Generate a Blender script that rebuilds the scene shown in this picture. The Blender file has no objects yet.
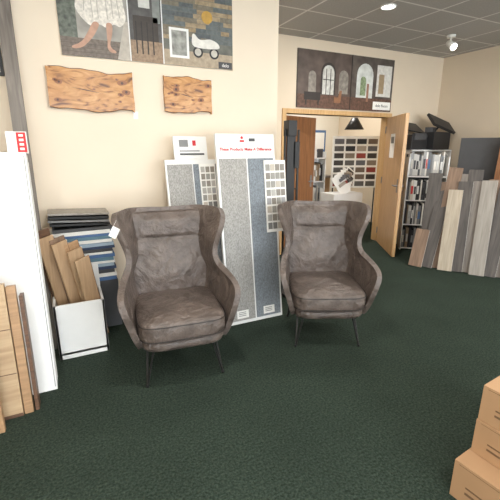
import bpy, bmesh, math, random
from mathutils import Vector, Matrix, Euler
random.seed(7)
S=bpy.context.scene
COL=S.collection
# ---------------------------------------------------------------- materials
def newmat(name):
    m=bpy.data.materials.new(name); m.use_nodes=True
    nt=m.node_tree; return m,nt,nt.nodes['Principled BSDF']
def flat(name,c,r=0.6,metal=0,var=0.06,scale=12,bump=0.0):
    m,nt,b=newmat(name)
    tc=nt.nodes.new('ShaderNodeTexCoord'); n=nt.nodes.new('ShaderNodeTexNoise'); n.inputs['Scale'].default_value=scale
    cr=nt.nodes.new('ShaderNodeValToRGB')
    cr.color_ramp.elements[0].position=.3; cr.color_ramp.elements[1].position=.7
    cr.color_ramp.elements[0].color=(*[x*(1-var) for x in c],1); cr.color_ramp.elements[1].color=(*[min(1,x*(1+var)) for x in c],1)
    nt.links.new(tc.outputs['Object'],n.inputs['Vector']); nt.links.new(n.outputs['Fac'],cr.inputs['Fac']); nt.links.new(cr.outputs['Color'],b.inputs['Base Color'])
    b.inputs['Roughness'].default_value=r; b.inputs['Metallic'].default_value=metal
    if bump:
        bp=nt.nodes.new('ShaderNodeBump'); bp.inputs['Strength'].default_value=bump; bp.inputs['Distance'].default_value=.005
        nt.links.new(n.outputs['Fac'],bp.inputs['Height']); nt.links.new(bp.outputs['Normal'],b.inputs['Normal'])
    return m
def wood(name,c1,c2,sc=(20,20,1.5),r=.5,contrast=(.3,.7)):
    m,nt,b=newmat(name)
    tc=nt.nodes.new('ShaderNodeTexCoord'); mp=nt.nodes.new('ShaderNodeMapping'); mp.inputs['Scale'].default_value=sc
    n=nt.nodes.new('ShaderNodeTexNoise'); n.inputs['Scale'].default_value=2.0; n.inputs['Detail'].default_value=6; n.inputs['Distortion'].default_value=.6
    cr=nt.nodes.new('ShaderNodeValToRGB'); cr.color_ramp.elements[0].position=contrast[0]; cr.color_ramp.elements[1].position=contrast[1]
    cr.color_ramp.elements[0].color=(*c1,1); cr.color_ramp.elements[1].color=(*c2,1)
    L=nt.links.new
    L(tc.outputs['Object'],mp.inputs['Vector']); L(mp.outputs['Vector'],n.inputs['Vector']); L(n.outputs['Fac'],cr.inputs['Fac']); L(cr.outputs['Color'],b.inputs['Base Color'])
    b.inputs['Roughness'].default_value=r
    return m
def srgb(r,g,b):
    f=lambda v:((v/255+.055)/1.055)**2.4 if v>10 else v/255/12.92
    return (f(r),f(g),f(b))
def carpet_mat():
    m,nt,b=newmat('carpet_green'); L=nt.links.new
    tc=nt.nodes.new('ShaderNodeTexCoord')
    n=nt.nodes.new('ShaderNodeTexNoise'); n.inputs['Scale'].default_value=85; n.inputs['Detail'].default_value=5; n.inputs['Roughness'].default_value=.7
    n2=nt.nodes.new('ShaderNodeTexNoise'); n2.inputs['Scale'].default_value=2.6; n2.inputs['Detail'].default_value=4
    v=nt.nodes.new('ShaderNodeTexVoronoi'); v.inputs['Scale'].default_value=75
    for k in (n,n2,v): L(tc.outputs['Object'],k.inputs['Vector'])
    cr=nt.nodes.new('ShaderNodeValToRGB'); cr.color_ramp.elements[0].position=.36; cr.color_ramp.elements[1].position=.66
    cr.color_ramp.elements[0].color=(.013,.022,.016,1); cr.color_ramp.elements[1].color=(.056,.078,.061,1)
    L(n.outputs['Fac'],cr.inputs['Fac'])
    mx=nt.nodes.new('ShaderNodeMix'); mx.data_type='RGBA'; mx.blend_type='MULTIPLY'; mx.inputs[0].default_value=.5
    cr2=nt.nodes.new('ShaderNodeValToRGB'); cr2.color_ramp.elements[0].position=.3; cr2.color_ramp.elements[1].position=.7
    cr2.color_ramp.elements[0].color=(.65,.65,.65,1); cr2.color_ramp.elements[1].color=(1,1,1,1)
    L(n2.outputs['Fac'],cr2.inputs['Fac']); L(cr.outputs['Color'],mx.inputs[6]); L(cr2.outputs['Color'],mx.inputs[7]); L(mx.outputs[2],b.inputs['Base Color'])
    bp=nt.nodes.new('ShaderNodeBump'); bp.inputs['Strength'].default_value=.6; bp.inputs['Distance'].default_value=.01
    L(v.outputs['Distance'],bp.inputs['Height']); L(bp.outputs['Normal'],b.inputs['Normal'])
    b.inputs['Roughness'].default_value=.95; b.inputs['Specular IOR Level'].default_value=.1
    return m
def ceil_mat():
    m,nt,b=newmat('ceiling_tiles'); L=nt.links.new
    tc=nt.nodes.new('ShaderNodeTexCoord'); br=nt.nodes.new('ShaderNodeTexBrick')
    br.offset=0; br.squash=1
    br.inputs['Scale'].default_value=1; br.inputs['Brick Width'].default_value=.61; br.inputs['Row Height'].default_value=.61; br.inputs['Mortar Size'].default_value=.012
    br.inputs['Color1'].default_value=(.50,.49,.47,1); br.inputs['Color2'].default_value=(.46,.45,.43,1); br.inputs['Mortar'].default_value=(.85,.84,.81,1)
    n=nt.nodes.new('ShaderNodeTexNoise'); n.inputs['Scale'].default_value=60
    mx=nt.nodes.new('ShaderNodeMix'); mx.data_type='RGBA'; mx.blend_type='MULTIPLY'; mx.inputs[0].default_value=.3
    L(tc.outputs['Object'],br.inputs['Vector']); L(tc.outputs['Object'],n.inputs['Vector'])
    L(br.outputs['Color'],mx.inputs[6]); L(n.outputs['Fac'],mx.inputs[7]); L(mx.outputs[2],b.inputs['Base Color'])
    b.inputs['Roughness'].default_value=.95
    return m
def leather_mat():
    m,nt,b=newmat('leather_taupe'); L=nt.links.new
    tc=nt.nodes.new('ShaderNodeTexCoord')
    n=nt.nodes.new('ShaderNodeTexNoise'); n.inputs['Scale'].default_value=9; n.inputs['Detail'].default_value=6; n.inputs['Roughness'].default_value=.65
    n2=nt.nodes.new('ShaderNodeTexVoronoi'); n2.inputs['Scale'].default_value=140
    n3=nt.nodes.new('ShaderNodeTexNoise'); n3.inputs['Scale'].default_value=5; n3.inputs['Detail'].default_value=3; n3.inputs['Distortion'].default_value=2.2
    cr=nt.nodes.new('ShaderNodeValToRGB'); cr.color_ramp.elements[0].position=.3; cr.color_ramp.elements[1].position=.72
    cr.color_ramp.elements[0].color=(*srgb(74,65,60),1); cr.color_ramp.elements[1].color=(*srgb(114,102,95),1)
    for k in (n,n2,n3): L(tc.outputs['Object'],k.inputs['Vector'])
    L(n.outputs['Fac'],cr.inputs['Fac']); L(cr.outputs['Color'],b.inputs['Base Color'])
    bp=nt.nodes.new('ShaderNodeBump'); bp.inputs['Strength'].default_value=.15; bp.inputs['Distance'].default_value=.003
    bp2=nt.nodes.new('ShaderNodeBump'); bp2.inputs['Strength'].default_value=.6; bp2.inputs['Distance'].default_value=.03
    bp3=nt.nodes.new('ShaderNodeBump'); bp3.inputs['Strength'].default_value=.45; bp3.inputs['Distance'].default_value=.05
    L(n2.outputs['Distance'],bp.inputs['Height']); L(n.outputs['Fac'],bp2.inputs['Height']); L(n3.outputs['Fac'],bp3.inputs['Height'])
    L(bp.outputs['Normal'],bp2.inputs['Normal']); L(bp2.outputs['Normal'],bp3.inputs['Normal']); L(bp3.outputs['Normal'],b.inputs['Normal'])
    b.inputs['Roughness'].default_value=.36
    return m
LEATHER=leather_mat()
SEAM=flat('seam_dark',srgb(48,42,40),.6)
BLACK=flat('black_metal',(.012,.012,.012),.4)
BLACKP=flat('black_plastic',(.02,.02,.022),.5)
WHITE=flat('white_laminate',srgb(232,232,230),.45,var=.02)
PAPER=flat('paper_white',srgb(240,239,235),.8,var=.02)
RED=flat('red_print',srgb(200,40,45),.6)
BLUE=flat('blue_print',srgb(80,112,156),.6)
WALLA=flat('wall_paint_cream',srgb(233,219,199),.9,var=.015,scale=3)
WALLB=flat('wall_paint_beige',srgb(222,207,185),.9,var=.015,scale=3)
WALLW=flat('wall_paint_white',srgb(232,226,212),.9,var=.02,scale=3)
BASE=flat('baseboard_black',(.02,.02,.02),.6)
TRIM=wood('door_trim_oak',srgb(190,150,100),srgb(212,175,125))
DOORW=wood('door_wood_maple',srgb(176,136,92),srgb(205,167,120),r=.35)
DOORD=wood('door_wood_brown',srgb(120,80,52),srgb(158,110,74),r=.35)
OAK=wood('oak_light',srgb(172,144,112),srgb(196,170,136),(1.5,20,20))
OAK2=wood('oak_tan',srgb(150,118,86),srgb(184,148,112),(1.5,20,20))
WALNUT=wood('walnut_dark',srgb(78,56,42),srgb(116,84,62),(1.5,20,20))
TANB=wood('sample_tan',srgb(160,130,98),srgb(184,154,122))
CARD=flat('cardboard',srgb(178,142,106),.85,var=.05,scale=4)
CARD2=flat('cardboard_tape',srgb(204,174,138),.4,var=.04)
CARDE=flat('cardboard_edge',srgb(112,86,62),.9)
GREYP=wood('plank_grey',srgb(105,98,92),srgb(140,132,124))
GREYP2=wood('plank_grey_light',srgb(136,130,122),srgb(162,156,148))
GREYD=wood('plank_charcoal',srgb(62,58,56),srgb(92,86,82))
BEIGEP=wood('plank_beige',srgb(156,144,126),srgb(184,172,154))
BROWNP=wood('plank_brown',srgb(105,84,68),srgb(142,116,96))
DKGREY=flat('panel_dark_grey',srgb(72,72,74),.6)
MIDGREY=flat('mid_grey',srgb(130,130,130),.6)
def fabric(name,c,s=240):
    m,nt,b=newmat(name); L=nt.links.new
    tc=nt.nodes.new('ShaderNodeTexCoord'); mp=nt.nodes.new('ShaderNodeMapping'); mp.inputs['Scale'].default_value=(1,1,.4)
    n=nt.nodes.new('ShaderNodeTexNoise'); n.inputs['Scale'].default_value=s; n.inputs['Detail'].default_value=2
    cr=nt.nodes.new('ShaderNodeValToRGB'); cr.color_ramp.elements[0].position=.35; cr.color_ramp.elements[1].position=.65
    cr.color_ramp.elements[0].color=(*[x*.72 for x in c],1); cr.color_ramp.elements[1].color=(*[min(1,x*1.22) for x in c],1)
    L(tc.outputs['Object'],mp.inputs['Vector']); L(mp.outputs['Vector'],n.inputs['Vector']); L(n.outputs['Fac'],cr.inputs['Fac']); L(cr.outputs['Color'],b.inputs['Base Color'])
    b.inputs['Roughness'].default_value=.95; return m
FABL=fabric('carpet_sample_light',srgb(160,158,154),200)
FABB=fabric('carpet_sample_blue',srgb(128,135,142),200)
CHIPS=[flat('chip_%d'%i,srgb(*c),.7) for i,c in enumerate([(150,148,142),(175,172,166),(120,120,118),(190,182,170),(138,132,124),(160,160,162)])]
CHIPD=[flat('chipd_%d'%i,srgb(*c),.7) for i,c in enumerate([(60,55,52),(110,96,84),(90,88,86),(170,160,148),(40,42,46),(130,118,104),(100,100,104),(140,60,52)])]
SPINES=[flat('spine_%d'%i,srgb(*c),.6) for i,c in enumerate([(225,225,222),(198,196,192),(160,160,160),(235,232,225),(120,122,124),(205,200,190),(70,72,76),(40,40,44),(150,130,105)])]
# ---------------------------------------------------------------- mesh builder
class B:
    def __init__(s,name,loc=(0,0,0),rot=(0,0,0),parent=None):
        s.name=name; s.loc=loc; s.rot=rot; s.parent=parent; s.bm=bmesh.new(); s.mats=[]
    def mi(s,m):
        if m not in s.mats: s.mats.append(m)
        return s.mats.index(m)
    def box(s,c,d,m,rot=(0,0,0),taper=None):
        M=Matrix.Translation(c)@Euler(rot).to_matrix().to_4x4()
        vs=[]
        for z in (-.5,.5):
            for x,y in ((-.5,-.5),(.5,-.5),(.5,.5),(-.5,.5)):
                k=taper if (taper and z>0) else 1
                vs.append(s.bm.verts.new(M@Vector((x*d[0]*k,y*d[1]*k,z*d[2]))))
        i=s.mi(m)
        for f in ((3,2,1,0),(4,5,6,7),(0,1,5,4),(1,2,6,5),(2,3,7,6),(3,0,4,7)):
            s.bm.faces.new([vs[k] for k in f]).material_index=i
        return s
    def bx(s,x0,x1,y0,y1,z0,z1,m):
        return s.box(((x0+x1)/2,(y0+y1)/2,(z0+z1)/2),(abs(x1-x0),abs(y1-y0),abs(z1-z0)),m)
    def cyl(s,a,b,r,m,n=10,r2=None):
        a=Vector(a);b=Vector(b);d=(b-a).normalized()
        u=d.orthogonal().normalized();w=d.cross(u); r2=r if r2 is None else r2
        A=[s.bm.verts.new(a+(u*math.cos(t)+w*math.sin(t))*r) for t in [2*math.pi*k/n for k in range(n)]]
        C=[s.bm.verts.new(b+(u*math.cos(t)+w*math.sin(t))*r2) for t in [2*math.pi*k/n for k in range(n)]]
        i=s.mi(m)
        for k in range(n):
            f=s.bm.faces.new((A[k],A[(k+1)%n],C[(k+1)%n],C[k])); f.material_index=i; f.smooth=n>8
        s.bm.faces.new(A[::-1]).material_index=i; s.bm.faces.new(C).material_index=i
        return s
    def tube(s,pts,r,m,n=8):
        for a,b in zip(pts[:-1],pts[1:]): s.cyl(a,b,r,m,n)
        return s
    def prism(s,pts,y0,y1,m):   # outline in xz
        i=s.mi(m)
        A=[s.bm.verts.new((x,y0,z)) for x,z in pts]; C=[s.bm.verts.new((x,y1,z)) for x,z in pts]
        s.bm.faces.new(A).material_index=i; s.bm.faces.new(C[::-1]).material_index=i
        n=len(pts)
        for k in range(n): s.bm.faces.new((A[k],C[k],C[(k+1)%n],A[(k+1)%n])).material_index=i
        return s
    def done(s,bevel=0,recalc=True):
        if recalc: bmesh.ops.recalc_face_normals(s.bm,faces=s.bm.faces)
        me=bpy.data.meshes.new(s.name); s.bm.to_mesh(me); s.bm.free()
        for m in s.mats: me.materials.append(m)
        o=bpy.data.objects.new(s.name,me); COL.objects.link(o); o.location=s.loc; o.rotation_euler=s.rot
        if s.parent: o.parent=s.parent
        if bevel:
            b=o.modifiers.new('bev','BEVEL'); b.width=bevel; b.segments=2; b.limit_method='ANGLE'
        return o
def text(body,parent,loc,size,mat,rot=(math.pi/2,0,0),name='lettering',align='CENTER',bold=0):
    c=bpy.data.curves.new(name,'FONT'); c.body=body; c.size=size; c.align_x=align; c.align_y='CENTER'; c.extrude=.0006; c.offset=bold
    o=bpy.data.objects.new(name,c); COL.objects.link(o); o.data.materials.append(mat); o.parent=parent; o.location=loc; o.rotation_euler=rot
    return o
def closed(P,n=5):
    out=[]; N=len(P)
    for i in range(N):
        a,b,c,d=[Vector(P[(i+k)%N]) for k in (-1,0,1,2)]
        for k in range(n):
            t=k/n; q=.5*((2*b)+(c-a)*t+(2*a-5*b+4*c-d)*t*t+(3*b-a-3*c+d)*t**3); out.append((q.x,q.y))
    return out
# ---------------------------------------------------------------- room
YA,YB,XR,XC,CZ=3.48,4.5,5.6,2.0,2.85
XL=-1.6; YF=-3.5
B('floor').bx(XL-.1,XR+.1,YF-.1,7.1,-.1,0,carpet_mat()).done()
B('ceiling').bx(XL-.1,XR+.1,YF-.1,7.1,CZ,CZ+.1,ceil_mat()).done()
B('wall_back_left').bx(XL,XC,YA,YB+.12,0,CZ,WALLA).done()
DX0,DX1,DZ=2.72,4.53,1.93
w=B('wall_back'); w.bx(XC,DX0,YB,YB+.12,0,CZ,WALLB); w.bx(DX1,XR,YB,YB+.12,0,CZ,WALLB); w.bx(DX0,DX1,YB,YB+.12,DZ,CZ,WALLB); w.done()
B('wall_right').bx(XR,XR+.1,YF,7.0,0,CZ,WALLB).done()
B('wall_left').bx(XL-.1,XL,YF,YA,0,CZ,WALLA).done()
B('wall_backroom').bx(XC-.1,XR,7.0,7.1,0,CZ,WALLW).done()
B('wall_backroom_left').bx(XC-.1,XC,YB+.12,7.0,0,CZ,WALLW).done()
B('baseboard_back_left').bx(XL,XC+.012,YA-.012,YA,0,.1,BASE).done()
b=B('baseboard_back'); b.bx(XC,DX0-.07,YB-.012,YB,0,.1,BASE); b.bx(DX1+.07,XR,YB-.012,YB,0,.1,BASE); b.done()
B('baseboard_right').bx(XR-.012,XR,YF,YB,0,.1,BASE).done()
t=B('trim_1'); t.bx(DX0-.06,DX0,YB-.02,YB+.14,0,DZ+.06,TRIM); t.bx(DX1,DX1+.06,YB-.02,YB+.14,0,DZ+.06,TRIM); t.bx(DX0,DX1,YB-.02,YB+.14,DZ,DZ+.06,TRIM); t.done(.004)
w=B('wall_front'); w.bx(XL,XR,YF-.1,YF,2.7,CZ,WALLA); w.bx(XL,XR,YF-.1,YF,0,.2,WALLA)
w.done()
w=B('window_1')
for k in range(6): 
    x=XL+(XR-XL)*k/5; w.bx(x-.03,x+.03,YF-.08,YF-.02,.2,2.7,BLACK)
w.done()
# ---------------------------------------------------------------- doors
def leaf(name,hinge,ang,width,mat):
    d=B(name,loc=(hinge[0],hinge[1],0),rot=(0,0,ang))
    d.bx(0,width,-.022,.022,.01,DZ-.01,mat)
    for sx in (-1,1):
        d.bx(width-.095,width-.055,sx*.022,sx*.026,.9,1.08,MIDGREY)
        d.cyl((width-.075,sx*.02,.99),(width-.075,sx*.06,.99),.01,MIDGREY); d.cyl((width-.075,sx*.06,.99),(width-.18,sx*.06,.99),.009,MIDGREY)
    for z in (.2,1,1.75): d.cyl((0,-.03,z-.05),(0,-.03,z+.05),.008,MIDGREY)
    return d.done(.003)
dr=leaf('door_1',(DX1-.03,YB-.05),math.atan2(3.66-4.45,4.02-4.5),.92,DOORW)
leaf('door_2',(DX0+.03,YB+.17),math.radians(20),.80,DOORD)
nt_=B('door_notice',parent=dr); 
for sy in (-1,1):
    nt_.bx(.3,.52,sy*.023,sy*.025,1.35,1.68,PAPER); nt_.bx(.33,.49,sy*.025,sy*.0255,1.55,1.64,MIDGREY)
nt_.done()
# ---------------------------------------------------------------- chairs
def catmull(P,n):
    out=[]; Q=[2*P[0]-P[1]]+P+[2*P[-1]-P[-2]]
    for i in range(1,len(Q)-2):
        for k in range(n):
            t=k/n; a,b,c,d=Q[i-1:i+3]
            out.append(.5*((2*b)+(c-a)*t+(2*a-5*b+4*c-d)*t*t+(3*b-a-3*c+d)*t**3))
    out.append(P[-1]); return out
#      z    w    back  front  flare
ROWS=[(.27,.270,.25,-.24,1.0),(.34,.295,.28,-.28,1.0),(.44,.322,.30,-.30,1.0),(.53,.342,.31,-.305,1.02),(.59,.352,.32,-.295,1.04),(.635,.350,.324,-.25,1.05),(.662,.338,.328,-.15,1.05),(.682,.322,.332,-.04,1.04),(.71,.303,.337,.03,1.02),(.78,.282,.345,.06,1.03),(.87,.287,.36,.055,1.08),(.95,.302,.372,.045,1.13),(1.02,.316,.382,.055,1.15),(1.07,.322,.388,.085,1.15),(1.095,.318,.392,.14,1.13)]
def rowat(z):
    for a,b in zip(ROWS[:-1],ROWS[1:]):
        if a[0]<=z<=b[0]:
            t=(z-a[0])/(b[0]-a[0]); return [a[i]+(b[i]-a[i])*t for i in range(4)]
    return list(ROWS[-1][:4])
def chair(name,loc,rz,tag=False,sc=1.0):
    E=bpy.data.objects.new(name,None); COL.objects.link(E); E.location=loc; E.rotation_euler=(0,0,rz); E.scale=(sc,sc,sc)
    bm=bmesh.new(); grid=[]
    for z,w,b,f,fl in ROWS:
        half=[Vector((0,b,z)),Vector((.45*w,b-.005,z)),Vector((.78*w,b-.045,z)),Vector((.93*w,b+(f-b)*.42,z)),Vector((w*(1+(fl-1)*.6),b+(f-b)*.78,z)),Vector((w*fl*1.01,f,z))]
        pts=catmull(half,4)
        if z>1.05:   # gentle dip in the middle of the top rail
            for q in pts: q.z-=.012*max(0,1-abs(q.x)/.26)**1
        full=[Vector((-p.x,p.y,p.z)) for p in pts[::-1]]+pts[1:]
        grid.append([bm.verts.new(p) for p in full])
    for r0,r1 in zip(grid[:-1],grid[1:]):
        for k in range(len(r0)-1):
            bm.faces.new((r0[k],r0[k+1],r1[k+1],r1[k])).smooth=True
    bmesh.ops.recalc_face_normals(bm,faces=bm.faces)
    me=bpy.data.meshes.new('shell'); bm.to_mesh(me); bm.free(); me.materials.append(LEATHER)
    o=bpy.data.objects.new('shell',me); COL.objects.link(o); o.parent=E
    s=o.modifiers.new('s','SOLIDIFY'); s.thickness=.042; s.offset=0
    bv=o.modifiers.new('b','BEVEL'); bv.width=.015; bv.segments=2; bv.limit_method='ANGLE'; bv.angle_limit=math.radians(50)
    u=o.modifiers.new('u','SUBSURF'); u.levels=1; u.render_levels=2
    bm=bmesh.new(); g=[]; NZ=50; NX=20
    for j in range(NZ+1):
        z=.42+(1.06-.42)*j/NZ; _,w,b,f=rowat(z); row=[]
        for i in range(NX+1):
            q=-1+2*i/NX
            seam=math.exp(-((z-.872)/.008)**2)*.03
            puff=.055*(1-abs(q)**3)*(1 if z<1.0 else max(0,(1.06-z)/.06))
            lum=.025*math.exp(-((z-.60)/.09)**2)*(1-q*q)
            row.append(bm.verts.new((q*(w*.86),b-.035-.05*abs(q)**4-puff-lum+seam*(1-abs(q)**6),z)))
        g.append(row)
    for r0,r1 in zip(g[:-1],g[1:]):
        for k in range(NX): bm.faces.new((r0[k],r0[k+1],r1[k+1],r1[k])).smooth=True
    me=bpy.data.meshes.new('back_cushion'); bm.to_mesh(me); bm.free(); me.materials.append(LEATHER)
    o=bpy.data.objects.new('back_cushion',me); COL.objects.link(o); o.parent=E
    s=o.modifiers.new('s','SOLIDIFY'); s.thickness=.02; s.offset=-1
    def slab(nm,z0,z1,hw,y0,y1,rad,puff,mat):
        bm=bmesh.new(); N=48; cx=0; cy=(y0+y1)/2; hy=(y1-y0)/2; rings=[]
        prof=[(z0,rad*1.2),(z0+rad*.3,rad*.3),(z0+rad,0),(z1-rad,0),(z1-rad*.3,rad*.3),(z1,rad*1.1)]
        for z,ins in prof:
            r=[]
            for k in range(N):
                t=2*math.pi*k/N; c,sn=math.cos(t),math.sin(t); e=.36
                r.append(bm.verts.new((cx+(hw-ins)*math.copysign(abs(c)**e,c),cy+(hy-ins)*math.copysign(abs(sn)**e,sn),z)))
            rings.append(r)
        for kk in (.6,.25):
            r=[bm.verts.new((v.co.x*kk,cy+(v.co.y-cy)*kk,z1+puff*(1-kk*kk))) for v in rings[5]]; rings.append(r)
        for a,b2 in zip(rings[:-1],rings[1:]):
            for k in range(N): bm.faces.new((a[k],a[(k+1)%N],b2[(k+1)%N],b2[k])).smooth=True
        bm.faces.new(rings[0][::-1]); bm.faces.new(rings[-1]).smooth=True
        bmesh.ops.recalc_face_normals(bm,faces=bm.faces)
        me=bpy.data.meshes.new(nm); bm.to_mesh(me); bm.free(); me.materials.append(mat)
        o=bpy.data.objects.new(nm,me); COL.objects.link(o); o.parent=E
        u=o.modifiers.new('u','SUBSURF'); u.levels=1; u.render_levels=1
    slab('seat_cushion',.325,.475,.29,-.36,.27,.035,.022,LEATHER)
    slab('seat_base',.255,.335,.28,-.33,.26,.03,0,LEATHER)
    p=B('piping',parent=E)
    N=48; hw=.292;cy=-.045;hy=.317; pts=[]
    for zz in (.352,.447):
        pts=[]
        for k in range(N+1):
            t=2*math.pi*k/N; c,sn=math.cos(t),math.sin(t); e=.36
            pts.append((hw*math.copysign(abs(c)**e,c)*.99,cy+hy*math.copysign(abs(sn)**e,sn)*.99,zz))
        p.tube(pts,.0035,SEAM,6)
    p.done()
    L=B('legs',parent=E)
    for sx in (-1,1):
        for sy,fy in ((-1,-.27),(1,.30)):
            foot=(sx*.255,fy,.006)
            L.tube([(sx*.19,fy*.72-.045,.27),foot],.007,BLACK); L.tube([(sx*.23,fy*.72+.045,.27),foot],.007,BLACK)
            L.cyl((foot[0],foot[1],0),(foot[0],foot[1],.02),.011,BLACK)
        L.tube([(sx*.215,-.25,.262),(sx*.215,.26,.262)],.007,BLACK)
    L.tube([(-.215,-.2,.262),(.215,-.2,.262)],.007,BLACK); L.tube([(-.215,.2,.262),(.215,.2,.262)],.007,BLACK)
    L.done()
    if tag:
        t=B('price_tag',parent=E); t.box((-.375,.03,.985),(.05,.002,.075),PAPER,rot=(0,.5,-.3)); t.cyl((-.355,.06,1.06),(-.385,.035,1.01),.001,PAPER,5); t.done()
    return E
chair('wingback_armchair',(.61,2.42,0),math.radians(-7),True,sc=.985)
chair('wingback_armchair.001',(1.80,2.33,0),math.radians(-25),sc=.965)
# ---------------------------------------------------------------- carpet sample display boards
def lean(name,x,y,h,dy,rz=0):
    return B(name,loc=(x,y,0),rot=(-math.asin(dy/h),0,rz))
d=lean('carpet_display_board',1.40,2.74,1.60,.22)
d.bx(-.27,.27,0,.03,.0,1.62,WHITE)
d.bx(-.25,-.008,-.008,0,.03,1.42,FABL); d.bx(.008,.25,-.008,0,.03,1.42,FABB)
for x in (-.13,.13): d.bx(x-.055,x+.055,-.012,-.008,.05,.12,PAPER)
for x in (-.13,.13):
    for z in (.07,.085,.1): d.bx(x-.04,x+.03,-.0125,-.012,z,z+.006,MIDGREY)
d.bx(-.055,-.015,-.004,0,1.555,1.57,RED); d.cyl((-.035,-.004,1.59),(-.035,0,1.59),.012,RED)
d.bx(.03,.085,-.004,0,1.56,1.585,DKGREY)
d.bx(.15,.36,-.02,-.012,.78,1.40,PAPER); d.bx(.2,.24,-.012,0,.9,1.3,WHITE)
for i in range(4):
    for j in range(8): d.box((.183+i*.048,-.022,.835+j*.072),(.04,.006,.056),random.choice(CHIPS))
o=d.done(.002)
text('These Products Make A Difference',o,(0,-.003,1.495),.034,RED,bold=.0008)
d=lean('carpet_sample_stand',1.02,2.98,1.55,.30)
d.bx(-.24,.24,0,.03,0,1.42,WHITE); d.bx(-.225,-.005,-.008,0,.03,1.38,FABL); d.bx(.005,.225,-.008,0,.03,1.38,FABB)
d.bx(-.15,.15,0,.02,1.42,1.62,WHITE); d.bx(-.10,-.02,-.003,0,1.53,1.59,MIDGREY); d.bx(.02,.05,-.003,0,1.54,1.585,RED)
d.bx(-.1,.12,-.003,0,1.46,1.475,DKGREY); d.bx(-.1,.08,-.003,0,1.49,1.50,MIDGREY)
d.box((.13,-.012,1.18),(.15,.006,.40),PAPER)
for i in range(3):
    for j in range(6): d.box((.085+i*.045,-.018,1.02+j*.062),(.036,.005,.05),random.choice(CHIPS))
d.done(.002)
r=B('black_display_rack',loc=(2.00,3.18,0))
r.bx(-.10,.10,-.12,.12,0,.03,BLACKP)
for x in (-.08,.07): r.cyl((x,0,.03),(x,0,1.66),.012,BLACK)
for z in (.5,.8,1.1,1.4): r.cyl((-.08,0,z),(.07,0,z),.008,BLACK)
r.bx(-.07,.02,-.03,-.01,.9,1.6,BLACKP); r.bx(-.07,.02,-.05,.05,1.6,1.74,BLACKP); r.bx(.0,.07,-.03,.0,1.3,1.55,BLACKP)
r.done(.003)
# ---------------------------------------------------------------- wall art on back left wall
def P(n,c,var=.12,scale=25):
    return flat('print_'+n,srgb(*c),.5,var=var,scale=scale)
pr=B('wall_poster',loc=(0,YA-.02,0))
x0,x1,z0,z1=.095,1.51,2.18,2.80
pr.bx(x0,x1,0,.02,z0,z1,WHITE)
def fr(b,xa,xb,za,zb,m,k=1): b.bx(xa,xb,-.002*k,0,za,zb,m)
fr(pr,x0,.60,z0,z1,P('room_grey',(152,148,140),.35,8)); fr(pr,x0,.60,z0,z0+.13,P('floor_wood',(112,100,90),.3,40),1.2)
for k in range(4): fr(pr,x0,.60,z0+.03*k,z0+.03*k+.003,P('floor_joint%d'%k,(80,70,62)),1.4)
fr(pr,x0,.22,z0+.13,z1,P('foliage',(96,102,92),.5,30),1.5)
DRESS=P('dress',(222,216,206),.2,50); SKIN=P('skin',(186,146,124),.15,20)
pr.prism(closed([(.22,2.52),(.25,2.62),(.31,2.81),(.55,2.81),(.57,2.60),(.585,2.48),(.54,2.42),(.49,2.43),(.44,2.40),(.38,2.42),(.33,2.40),(.27,2.44)]),-.005,-.004,DRESS)
FOLD=P('fold',(184,178,168))
for a_,b_ in (((.30,2.72),(.28,2.50)),((.33,2.68),(.34,2.46)),((.37,2.76),(.38,2.46)),((.43,2.74),(.45,2.46)),((.48,2.66),(.49,2.47)),((.51,2.72),(.54,2.48))): pr.cyl((a_[0],-.005,a_[1]),(b_[0],-.005,b_[1]),.003,FOLD,6)
pr.prism(closed([(.34,2.43),(.38,2.42),(.345,2.35),(.30,2.295),(.25,2.25),(.20,2.232),(.17,2.236),(.175,2.25),(.215,2.268),(.255,2.30),(.295,2.36)]),-.0062,-.0052,SKIN)
pr.prism(closed([(.435,2.43),(.475,2.43),(.472,2.36),(.452,2.29),(.462,2.258),(.492,2.238),(.485,2.225),(.452,2.228),(.430,2.255),(.432,2.30),(.432,2.36)]),-.0062,-.0052,SKIN)
pr.prism([(.50,2.18),(.60,2.18),(.60,2.46),(.57,2.46)],-.0045,-.004,P('stool',(180,172,160)))
fr(pr,.61,.87,z0,z1,P('slate',(84,82,80),.3,18)); fr(pr,.61,.87,z0,z0+.16,P('plank_floor',(150,126,102),.25,40),1.4)
fr(pr,.64,.84,z0+.16,z0+.34,P('table',(62,54,48)),1.8)
for k in range(4): fr(pr,.655+k*.045,.665+k*.045,z0+.06,z0+.3,P('leg%d'%k,(44,38,34)),2.2)
fr(pr,.69,.78,z0+.40,z1,P('window_light',(205,205,200)),1.8); fr(pr,.80,.86,z0+.30,z1,P('curtain2',(130,134,130)),1.8)
fr(pr,.88,x1,z0,z1,P('slat_base',(104,104,96),.3,12))
rs=random.Random(5)
sl=[P('slat%d'%k,c,.25,30) for k,c in enumerate([(150,130,100),(98,104,104),(158,140,112),(120,112,96),(86,92,94)])]
for k in range(12):
    xa=.88
    while xa<x1-.01:
        wd=rs.uniform(.08,.2); xb=min(x1,xa+wd); fr(pr,xa,xb-.003,z0+.20+k*.036,z0+.233+k*.036,rs.choice(sl),1.5); xa=xb
fr(pr,.88,x1,z0,z0+.12,P('bench',(170,154,132),.2,30),1.7)
fr(pr,.93,1.10,z0+.06,z0+.29,WHITE,2); fr(pr,.95,1.08,z0+.08,z0+.27,P('framed',(150,150,144),.4,20),2.4)
for cx,cz,rr in ((1.18,z0+.12,.045),(1.33,z0+.12,.045)): pr.cyl((cx,-.0045,cz),(cx,-.005,cz),rr,BLACKP,20); 
for cx,cz,rr in ((1.18,z0+.12,.03),(1.33,z0+.12,.03)): pr.cyl((cx,-.0052,cz),(cx,-.0056,cz),rr,P('spoke',(190,185,175)),20)
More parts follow.
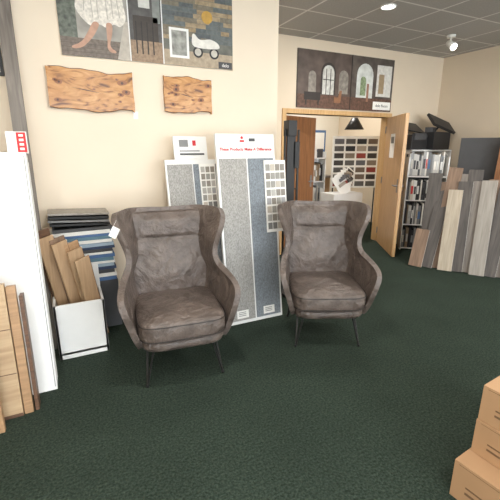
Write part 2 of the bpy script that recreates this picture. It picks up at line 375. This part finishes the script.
pr.prism(closed([(1.15,z0+.16),(1.36,z0+.16),(1.37,z0+.20),(1.30,z0+.23),(1.20,z0+.22),(1.15,z0+.26),(1.13,z0+.24)]),-.0062,-.0052,P('white_body',(225,222,215)))
pr.cyl((1.27,-.004,z0+.40),(1.27,-.006,z0+.40),.05,P('gold',(190,150,70)),18)
fr(pr,1.37,1.50,z0+.005,z0+.06,DKGREY,3)
o=pr.done()
text('delo',o,(1.435,-.0075,z0+.032),.04,PAPER)
x0,x1,z0,z1=2.87,4.54,2.01,2.72
pr=B('wall_poster.001',loc=(0,YB-.02,0))
pr.bx(x0,x1,0,.02,z0,z1,DKGREY)
fr(pr,x0,3.75,z0,z1,P('dark_room',(86,74,68),.45,6))
fr(pr,x0,x1,z0,z0+.17,P('dark_floor',(96,70,58),.35,30),1.5)
def arch(cx,w,zb,h,m,k=-.005):
    pts=[(cx-w,zb),(cx+w,zb)]+[(cx+w*math.cos(t),zb+h+w*math.sin(t)) for t in [math.pi*i/10 for i in range(11)]]
    pr.prism(pts,k-.001,k,m)
WL=P('win_light',(196,196,190),.2,20); WL2=P('win_mute',(134,128,120),.3,20); DK=P('dk',(52,46,44))
arch(3.10,.06,z0+.2,.2,WL2); arch(3.36,.12,z0+.18,.28,DK); arch(3.36,.095,z0+.18,.27,WL,-.0065); arch(3.62,.08,z0+.2,.22,WL2)
for dx in (-.035,.035): pr.bx(3.36+dx-.006,3.36+dx+.006,-.009,-.0078,z0+.18,z0+.5,DK)
pr.bx(3.27,3.45,-.009,-.0078,z0+.36,z0+.37,DK)
fr(pr,2.98,3.24,z0+.1,z0+.2,P('bench_dark',(50,44,42)),3.4); fr(pr,3.0,3.02,z0+.04,z0+.1,DK,3.4); fr(pr,3.2,3.22,z0+.04,z0+.1,DK,3.4)
pr.prism([(3.47,z0+.08),(3.58,z0+.08),(3.60,z0+.24),(3.56,z0+.24),(3.54,z0+.15),(3.47,z0+.15)],-.009,-.0078,P('chair_orange',(140,98,70)))
fr(pr,3.76,x1,z0+.17,z1,P('dark_stair',(84,76,70),.4,8)); fr(pr,3.75,3.76,z0,z1,DK,4)
arch(4.0,.15,z0+.17,.3,P('bright_arch',(205,208,204),.15,14))
arch(3.97,.05,z0+.2,.2,P('green_leaf',(130,146,112),.4,40),-.007)
pr.bx(4.04,4.08,-.0078,-.007,z0+.12,z0+.36,P('figure',(150,110,90)))
fr(pr,4.22,4.5,z0+.2,z0+.62,P('bright_window',(214,212,206)),3); fr(pr,4.26,4.36,z0+.24,z0+.5,P('curtain',(160,140,110)),3.8)
fr(pr,4.18,4.52,z0+.02,z0+.13,PAPER,3.5)
o=pr.done()
text('delo floors',o,(4.35,-.0078,z0+.075),.055,BLACKP)
def slabmat():
    m,nt,b=newmat('live_edge_wood'); L=nt.links.new
    tc=nt.nodes.new('ShaderNodeTexCoord'); mp=nt.nodes.new('ShaderNodeMapping'); mp.inputs['Scale'].default_value=(1.2,1,3.4)
    wv=nt.nodes.new('ShaderNodeTexNoise'); wv.inputs['Scale'].default_value=4.2; wv.inputs['Detail'].default_value=8; wv.inputs['Distortion'].default_value=2.0
    cr=nt.nodes.new('ShaderNodeValToRGB'); e=cr.color_ramp.elements
    e[0].position=.32; e[0].color=(*srgb(100,60,30),1); e[1].position=.70; e[1].color=(*srgb(208,158,98),1)
    k=e.new(.45); k.color=(*srgb(182,126,68),1)
    L(tc.outputs['Object'],mp.inputs['Vector']); L(mp.outputs['Vector'],wv.inputs['Vector']); L(wv.outputs['Fac'],cr.inputs['Fac']); L(cr.outputs['Color'],b.inputs['Base Color'])
    b.inputs['Roughness'].default_value=.25; return m
SLAB=slabmat()
def slab_obj(name,x0,x1,z0,z1,seed,amp=.013):
    rnd=random.Random(seed); cx,cz=(x0+x1)/2,(z0+z1)/2; hw,hz=(x1-x0)/2,(z1-z0)/2; pts=[]
    ph=[rnd.uniform(0,6.28) for _ in range(6)]
    N=34
    def wob(t,a): return a*(math.sin(t*6+ph[0])*.7+math.sin(t*13+ph[1])*.3+math.sin(t*29+ph[2])*.14)
    for i in range(N): t=i/N; pts.append((-hw+2*hw*t,-hz+.012+wob(t,amp)))
    for i in range(8): t=i/8; pts.append((hw+wob(t+3,amp*.2),-hz+2*hz*t))
    for i in range(N): t=i/N; pts.append((hw-2*hw*t,hz-.012+wob(t+1.3,amp)))
    for i in range(8): t=i/8; pts.append((-hw+wob(t+5,amp*.2),hz-2*hz*t))
    s=B(name,loc=(cx,YA-.002,cz)); s.prism(pts,-.04,0,SLAB)
    bark=flat('bark_edge',srgb(104,64,34),.7,var=.3,scale=40)
    for a_,b_ in list(zip(pts[:N-1],pts[1:N]))+list(zip(pts[N+8:2*N+7],pts[N+9:2*N+8])):
        s.cyl((a_[0],-.034,a_[1]),(b_[0],-.034,b_[1]),.0055,bark,6)
    kn=flat('knot_dark',srgb(70,38,20),.4); kl=flat('knot_ring',srgb(140,86,44),.4)
    for _ in range(9):
        kx,kz,kr=rnd.uniform(-hw*.85,hw*.85),rnd.uniform(-hz*.6,hz*.6),rnd.uniform(.006,.016)
        s.prism(closed([(kx+kr*2.2*math.cos(q)*rnd.uniform(.8,1.3),kz+kr*1.3*math.sin(q)*rnd.uniform(.7,1.2)) for q in [k*1.047 for k in range(6)]],3),-.041,-.0402,kl)
        s.cyl((kx,-.0412,kz),(kx,-.0418,kz),kr*.7,kn,10)
    cx0=rnd.uniform(-hw*.5,0); s.prism([(cx0,hz*.1),(cx0+hw*.35,hz*.02),(cx0+hw*.7,-hz*.12),(cx0+hw*.36,-hz*.04)],-.0412,-.0402,kn)
    return s.done(.004)
slab_obj('live_edge_wood_slab',-.035,.60,1.78,2.09,3,.017)
slab_obj('live_edge_wood_slab.001',.86,1.29,1.79,2.09,11,.013)
sw=B('wall_switch',loc=(.61,YA,1.76)); sw.bx(-.02,.02,-.006,0,-.03,.03,WHITE); sw.bx(-.006,.006,-.014,-.006,-.012,.012,PAPER); sw.done(.002)
pf=B('picture_frame',loc=(-.47,YA,0)); pf.bx(-.2,.165,-.03,-.002,2.0,2.75,BLACKP); pf.bx(-.18,.145,-.034,-.03,2.02,2.73,PAPER); pf.bx(-.14,.10,-.036,-.034,2.08,2.67,P('art',(190,180,160),.3,6)); pf.done(.003)
# ---------------------------------------------------------------- left cluster
a=Vector((-.245,2.98,0.0)); c=Vector((-.235,3.45,2.66)); dvec=(c-a)
pl=B('tall_plank_sample',loc=a,rot=(-math.atan2(.47,2.66),0,0)); pl.bx(-.045,.045,-.008,.008,0,dvec.length,GREYP); pl.bx(.045,.047,-.008,.008,0,dvec.length,GREYD)
pl.done(.002)
wp=lean('white_display_panel',-.58,2.42,1.5,.3)
wp.bx(-.45,.385,0,.11,0,1.5,WHITE); wp.bx(.387,.389,.02,.09,.05,1.45,PAPER); wp.bx(.372,.376,-.002,0,.02,1.48,MIDGREY)
wp.bx(.29,.40,.03,.05,1.5,1.63,WHITE); wp.bx(.345,.395,.027,.03,1.505,1.625,RED)
for k in range(4): wp.bx(.358,.382,.0255,.027,1.518+k*.027,1.532+k*.027,PAPER)
wp.done(.004)
BE=bpy.data.objects.new('sample_bin',None); COL.objects.link(BE)
bn=B('bin_body',parent=BE); X0,X1,Y0,Y1,Z=-.18,.16,2.78,3.10,.42
bn.bx(X0,X1,Y0,Y0+.018,0,Z,WHITE); bn.bx(X0,X1,Y1-.018,Y1,0,Z+.2,WHITE); bn.bx(X0,X0+.018,Y0,Y1,0,Z,WHITE); bn.bx(X1-.018,X1,Y0,Y1,0,Z,WHITE); bn.bx(X0,X1,Y0,Y1,.03,.05,WHITE)
bn.done(.002)
sb=B('wood_sample_boards',parent=BE)
for i,(x,y,h,tilt,m) in enumerate(((-.145,3.02,.90,-.16,WALNUT),(-.12,2.96,.86,-.17,TANB),(-.05,3.0,.84,-.18,BROWNP),(-.03,2.94,.82,-.20,TANB),(.035,2.98,.80,-.18,OAK2),(.055,2.92,.76,-.19,TANB),(.085,2.87,.70,-.17,TANB))):
    rr=(.04,tilt,.55)
    sb.box((x,y,.05+h/2),(.115,.016,h-.02),m,rot=rr); sb.box((x+.004,y+.010,.05+h/2),(.115,.004,h-.02),PAPER if i%2 else DKGREY,rot=rr)
    sb.box((x+.0575*math.cos(.55),y+.0575*math.sin(.55),.05+h/2),(.004,.018,h-.02),WALNUT,rot=rr)
sb.done(.002)
sk=B('carpet_sample_books',loc=(.14,3.31,0))
sk.bx(-.28,.17,-.12,.12,0,.42,DKGREY) 
zz=.42
cols=[BLUE,PAPER,DKGREY,flat('navy',srgb(56,70,98),.7),flat('sky',srgb(160,178,194),.7),PAPER,flat('teal',srgb(100,132,148),.7)]
for i in range(17):
    h=random.choice((.018,.025,.03)); off=random.uniform(-.015,.015)
    sk.box((-.06+off,.0,zz+h/2),(.44,.22,h),cols[i%7],rot=(0,0,random.uniform(-.04,.04))); zz+=h+.002
for i in range(4):
    sk.box((-.07,.0,zz+.03+i*.028),(.44,.24,.016),[BLACKP,MIDGREY,BLACKP,GREYP2][i],rot=(.02,.05,random.uniform(-.08,.08)))
sk.bx(-.27,-.26,-.1,.1,.42,zz+.1,BLACKP)
sk.done(.002)
fs=lean('flooring_sample_stack',-.62,2.23,.75,.10)
fs.bx(-.4,.25,0,.05,.0,.78,OAK); fs.bx(-.4,.25,-.003,.0,.0,.02,WALNUT)
for z in (.26,.52): fs.bx(-.4,.25,-.0035,0,z,z+.004,WALNUT)
fs.bx(.255,.30,.01,.06,0,.76,OAK2); fs.bx(.31,.33,.02,.10,0,.7,WALNUT)
fs.bx(-.4,.2,0.055,.085,0,.86,WALNUT)
fs.done(.003)
fs=lean('flooring_sample_stack.001',-.70,2.12,.55,.06)
fs.bx(-.4,.25,0,.035,0,.56,OAK2); fs.bx(-.4,.25,-.003,0,.16,.165,WALNUT); fs.done(.003)
# ---------------------------------------------------------------- cardboard boxes bottom right
def cbox(name,x,y,z,sx,sy,sz,rz,label=False):
    c=B(name,loc=(x,y,z),rot=(0,0,rz)); c.bx(0,sx,0,sy,0,sz,CARD); c.bx(-.0015,sx+.0015,sy/2-.03,sy/2+.03,.0005,sz+.0015,CARD2)
    c.bx(sx*.3,sx*.5,-.002,0,sz*.3,sz*.7,PAPER)
    c.bx(-.001,sx+.001,sy/2-.001,sy/2+.001,sz,sz+.002,CARDE)
    if label: c.bx(-.0025,0,sy*.58,sy*.80,sz*.15,sz*.55,PAPER); c.bx(-.003,-.0025,sy*.62,sy*.74,sz*.25,sz*.35,DKGREY)
    c.bx(-.0015,0,.02,sy-.02,sz*.93,sz*.94,CARDE)
    c.bx(-.0015,0,sy-.20,sy-.06,sz*.28,sz*.34,CARDE); c.bx(-.0015,0,sy-.16,sy-.06,sz*.44,sz*.48,CARDE)
    return c.done(.004)
cbox('cardboard_box',1.45,.19,.0,.9,.62,.19,.1)
cbox('cardboard_box.001',1.53,.21,.193,.85,.6,.165,.06)
cbox('cardboard_box.002',1.555,.25,.361,.8,.56,.165,.1,True)
# ---------------------------------------------------------------- right side
def binders(b,x0,x1,y,z,hh,dep=.26):
    x=x0
    while x<x1-.045:
        t=random.uniform(.014,.042); h=hh*random.uniform(.82,1); m=random.choice(SPINES); yy=y+random.uniform(0,.03)
        b.bx(x,x+t-.002,yy,y+dep,z,z+h,m)
        if t>.025: b.bx(x+.005,x+t-.007,yy-.001,yy,z+h*.3,z+h*.7,random.choice(SPINES+[BLUE,RED]))
        x+=t
bs=B('binder_bookshelf',loc=(4.68,4.12,0)); Wd=.88
bs.bx(0,.02,0,.34,0,1.45,WHITE); bs.bx(Wd-.02,Wd,0,.34,0,1.45,WHITE); bs.bx(0,Wd,.32,.34,0,1.45,WHITE)
for z in (.03,.42,.80,1.16,1.44): bs.bx(0,Wd,0,.34,z,z+.02,WHITE)
for z,hh in ((.06,.33),(.45,.32),(.83,.30),(1.19,.24)): binders(bs,.03,Wd-.02,0,z,hh)
bs.done(.001)
pn=B('black_printer',loc=(4.98,4.3,1.46)); pn.bx(-.28,.05,-.14,.14,0,.22,BLACKP); pn.bx(-.24,.0,-.16,-.1,.14,.24,DKGREY); pn.box((-.10,.04,.33),(.36,.26,.02),BLACKP,rot=(.6,.1,0)); pn.done(.006)
pn=B('black_sample_case',loc=(5.27,4.2,1.46)); pn.box((0,0,.13),(.42,.2,.26),BLACKP,rot=(0,0,.1)); pn.box((.0,-.06,.38),(.50,.04,.24),BLACKP,rot=(-.8,.25,0)); pn.cyl((-.1,0,.24),(-.02,-.05,.35),.015,BLACK); pn.box((-.12,.02,.29),(.16,.12,.08),DKGREY,rot=(0,0,.4)); pn.done(.006)
dp=B('dark_display_panel',loc=(5.12,3.35,0),rot=(0,0,math.radians(-60))); dp.bx(-.26,.26,0,.04,.0,1.62,DKGREY); dp.bx(-.28,.28,-.02,.06,0,.03,BLACK); dp.done(.003)
br=B('brochure_rack',loc=(4.66,3.78,0),rot=(0,0,math.radians(-38)))
W2=.27
br.bx(-W2,-W2+.015,0,.22,0,1.36,WHITE); br.bx(W2-.015,W2,0,.22,0,1.36,WHITE); br.bx(-W2,W2,.205,.22,0,1.40,DKGREY)
for z in (.02,.38,.74,1.08): br.bx(-W2,W2,0,.22,z,z+.015,WHITE)
for z,hh in ((.035,.32),(.395,.32),(.755,.29)): binders(br,-W2+.02,W2-.015,.0,z,hh,.19)
binders(br,-W2+.02,W2-.015,.03,1.10,.34,.15)
br.done(.001)
row0=Vector((3.96,3.28,0)); row1=Vector((4.56,2.30,0))
mats=[BROWNP,GREYD,BROWNP,BEIGEP,GREYD,GREYP,GREYP2,GREYD,GREYP,GREYD]
dirv=(row1-row0).normalized(); ang=math.atan2(dirv.y,dirv.x)
rk=bpy.data.objects.new('leaning_floor_planks',None); COL.objects.link(rk); rk.location=row0; rk.rotation_euler=(0,0,ang)
Lr=(row1-row0).length
for i,m in enumerate(mats):
    u=(i+.3)/len(mats)*Lr; h=random.uniform(1.0,1.2) if i else .5; dy=random.uniform(.28,.36)*(1 if i else .5)
    q=B('plank_%d'%(i+1),loc=(u,(i%3)*.03-.03,0),rot=(-math.asin(dy/h),random.uniform(-.04,.08),random.uniform(-.08,.08)),parent=rk)
    q.bx(-.08,.08,0,.012,.01,h,m); q.bx(.08,.081,0,.012,.01,h,PAPER); q.done(.002)
for i in range(7):   # second row of taller dark boards behind
    u=(i+.7)/7*Lr*.95; h=random.uniform(1.15,1.3)
    q=B('back_plank_%d'%(i+1),loc=(u,.10,0),rot=(-math.asin(.26/h),random.uniform(-.04,.05),0),parent=rk)
    q.bx(-.08,.08,0,.012,.01,h,[GREYD,BROWNP,GREYP,GREYD,BROWNP,GREYD,GREYP][i]); q.done(.002)
st=B('support_frame',parent=rk); st.bx(0,Lr,.42,.45,.84,.90,BLACK); 
for x in (.05,Lr-.05): st.bx(x-.015,x+.015,.42,.45,0,.86,BLACK)
st.done()
bp=B('brown_door_sample',loc=(5.04,2.66,0),rot=(math.radians(-6),0,math.radians(-70))); bp.bx(-.38,.35,0,.04,0,1.66,DOORD); bp.bx(-.28,.25,-.006,0,.2,.75,BROWNP); bp.bx(-.28,.25,-.006,0,.9,1.5,BROWNP); bp.done(.004)
# ---------------------------------------------------------------- back room
sbm=B('color_chip_display',loc=(4.62,5.25,0),rot=(0,0,math.radians(-22)))
sbm.bx(-.42,.42,.0,.03,.80,1.68,PAPER)
for x in (-.38,.38): sbm.cyl((x,.02,0),(x,.02,.9),.012,BLACK)
for i in range(4):
    for j in range(7): 
        sbm.bx(-.39+i*.197,-.39+i*.197+.165,-.006,0,.83+j*.12,.83+j*.12+.085,random.choice(CHIPD))
sbm.done(.001)
fan=B('sample_card_fan',loc=(4.12,4.95,0))
fan.bx(-.25,.35,-.1,.25,0,.76,WHITE)
for i in range(6):
    a_=(-.5+i*.22); fan.box((.05+a_*.22,-.02+i*.02,.90+.02*i),(.2,.008,.34),PAPER,rot=(-.3,a_,0))
    for j in range(3): fan.box((.05+a_*.22+.02,-.03+i*.02-.004,.82+.02*i+j*.09),(.14,.008,.05),random.choice(CHIPD),rot=(-.3,a_,0))
fan.done(.001)
np_=B('wall_notice'); np_.bx(4.3,4.62,6.98,6.998,1.45,1.8,PAPER); np_.bx(4.35,4.57,6.976,6.98,1.52,1.72,MIDGREY); np_.done()
np_=B('wall_notice.001'); np_.bx(4.85,5.25,6.98,6.998,1.4,1.85,BLUE); np_.bx(4.89,5.21,6.976,6.98,1.45,1.8,PAPER); np_.done()
cb=B('backroom_counter'); cb.bx(2.6,4.9,6.3,6.95,0,.9,TANB); cb.bx(2.55,4.95,6.25,6.98,.9,.94,GREYP); cb.done(.003)
mo=B('computer_monitor',loc=(4.0,6.5,.94)); mo.bx(-.12,.12,-.1,.1,0,.015,BLACKP); mo.cyl((0,0,0),(0,0,.2),.02,BLACKP); mo.bx(-.28,.28,-.02,.02,.15,.5,BLACKP); mo.done(.003)
ir=B('backroom_sample_rack',loc=(3.95,5.5,0)); ir.bx(-.22,.22,.2,.22,0,1.42,WHITE); ir.bx(-.22,-.2,0,.22,0,1.42,WHITE); ir.bx(.2,.22,0,.22,0,1.42,WHITE)
for z in (.1,.5,.9,1.3): ir.bx(-.22,.22,0,.22,z,z+.02,WHITE)
for z in (.12,.52,.92): binders(ir,-.19,.2,0,z,.32,.18)
for k in range(3): ir.bx(-.18+k*.13,-.08+k*.13,.05,.08,1.32,1.55-.04*k,(RED,PAPER,DKGREY)[k])
ir.done(.001)
pd=B('pendant_lamp',loc=(4.75,5.5,CZ)); pd.cyl((0,0,0),(0,0,-.85),.006,BLACK); pd.cyl((0,0,-.85),(0,0,-1.05),.05,BLACK,20,.17); pd.done()
# ---------------------------------------------------------------- ceiling fixtures + light
EM,nt,bb=newmat('lamp_glow'); bb.inputs['Emission Color'].default_value=(1,.96,.9,1); bb.inputs['Emission Strength'].default_value=12
def downlight(name,x,y,power=28):
    d=B(name,loc=(x,y,CZ)); 
    n=24
    for k in range(n):
        a0,a1=2*math.pi*k/n,2*math.pi*(k+1)/n
        d.cyl((.07*math.cos(a0),.07*math.sin(a0),-.008),(.07*math.cos(a1),.07*math.sin(a1),-.008),.008,WHITE,6)
    d.cyl((0,0,-.006),(0,0,-.001),.06,EM,24); o=d.done()
    l=bpy.data.lights.new(name+'_lamp','AREA'); l.shape='DISK'; l.size=.12; l.energy=power; l.color=(1,.95,.88)
    lo=bpy.data.objects.new('lamp',l); COL.objects.link(lo); lo.parent=o; lo.location=(0,0,-.02)
nms=['recessed_or_added_light']+['recessed_or_added_light.%03d'%i for i in range(1,9)]
for nm,(x,y) in zip(nms,[(3.09,3.2),(.6,1.6),(.6,-.6),(3.1,.6),(4.6,1.2),(3.4,5.8),(4.6,5.8),(3.0,-1.6),(-.6,.6)]): downlight(nm,x,y,26)  # only the first is in view; the rest are extra, added for light
tl=B('track_spotlight',loc=(4.56,3.6,CZ)); tl.cyl((0,0,0),(0,0,-.03),.05,WHITE,16); tl.cyl((0,0,-.03),(0,0,-.09),.01,WHITE); tl.cyl((0,.03,-.08),(-.02,-.07,-.15),.035,WHITE,16,.045); tl.cyl((-.02,-.07,-.15),(-.0205,-.0725,-.1515),.04,EM,16); tl.done()
W=bpy.data.worlds.new('World'); S.world=W; W.use_nodes=True
W.node_tree.nodes['Background'].inputs['Color'].default_value=(.90,.96,1,1); W.node_tree.nodes['Background'].inputs['Strength'].default_value=7.6
# ---------------------------------------------------------------- camera
f=375.; p=math.atan(103/375); a=math.radians(64)
cam=bpy.data.cameras.new('camera'); cam.sensor_width=36; cam.sensor_fit='HORIZONTAL'; cam.lens=36*f/500; cam.clip_start=.02
co=bpy.data.objects.new('camera',cam); COL.objects.link(co); co.location=(0,0,1.5)
co.rotation_euler=(math.pi/2-p,0,a-math.pi/2); S.camera=co
S.view_settings.view_transform='Standard'
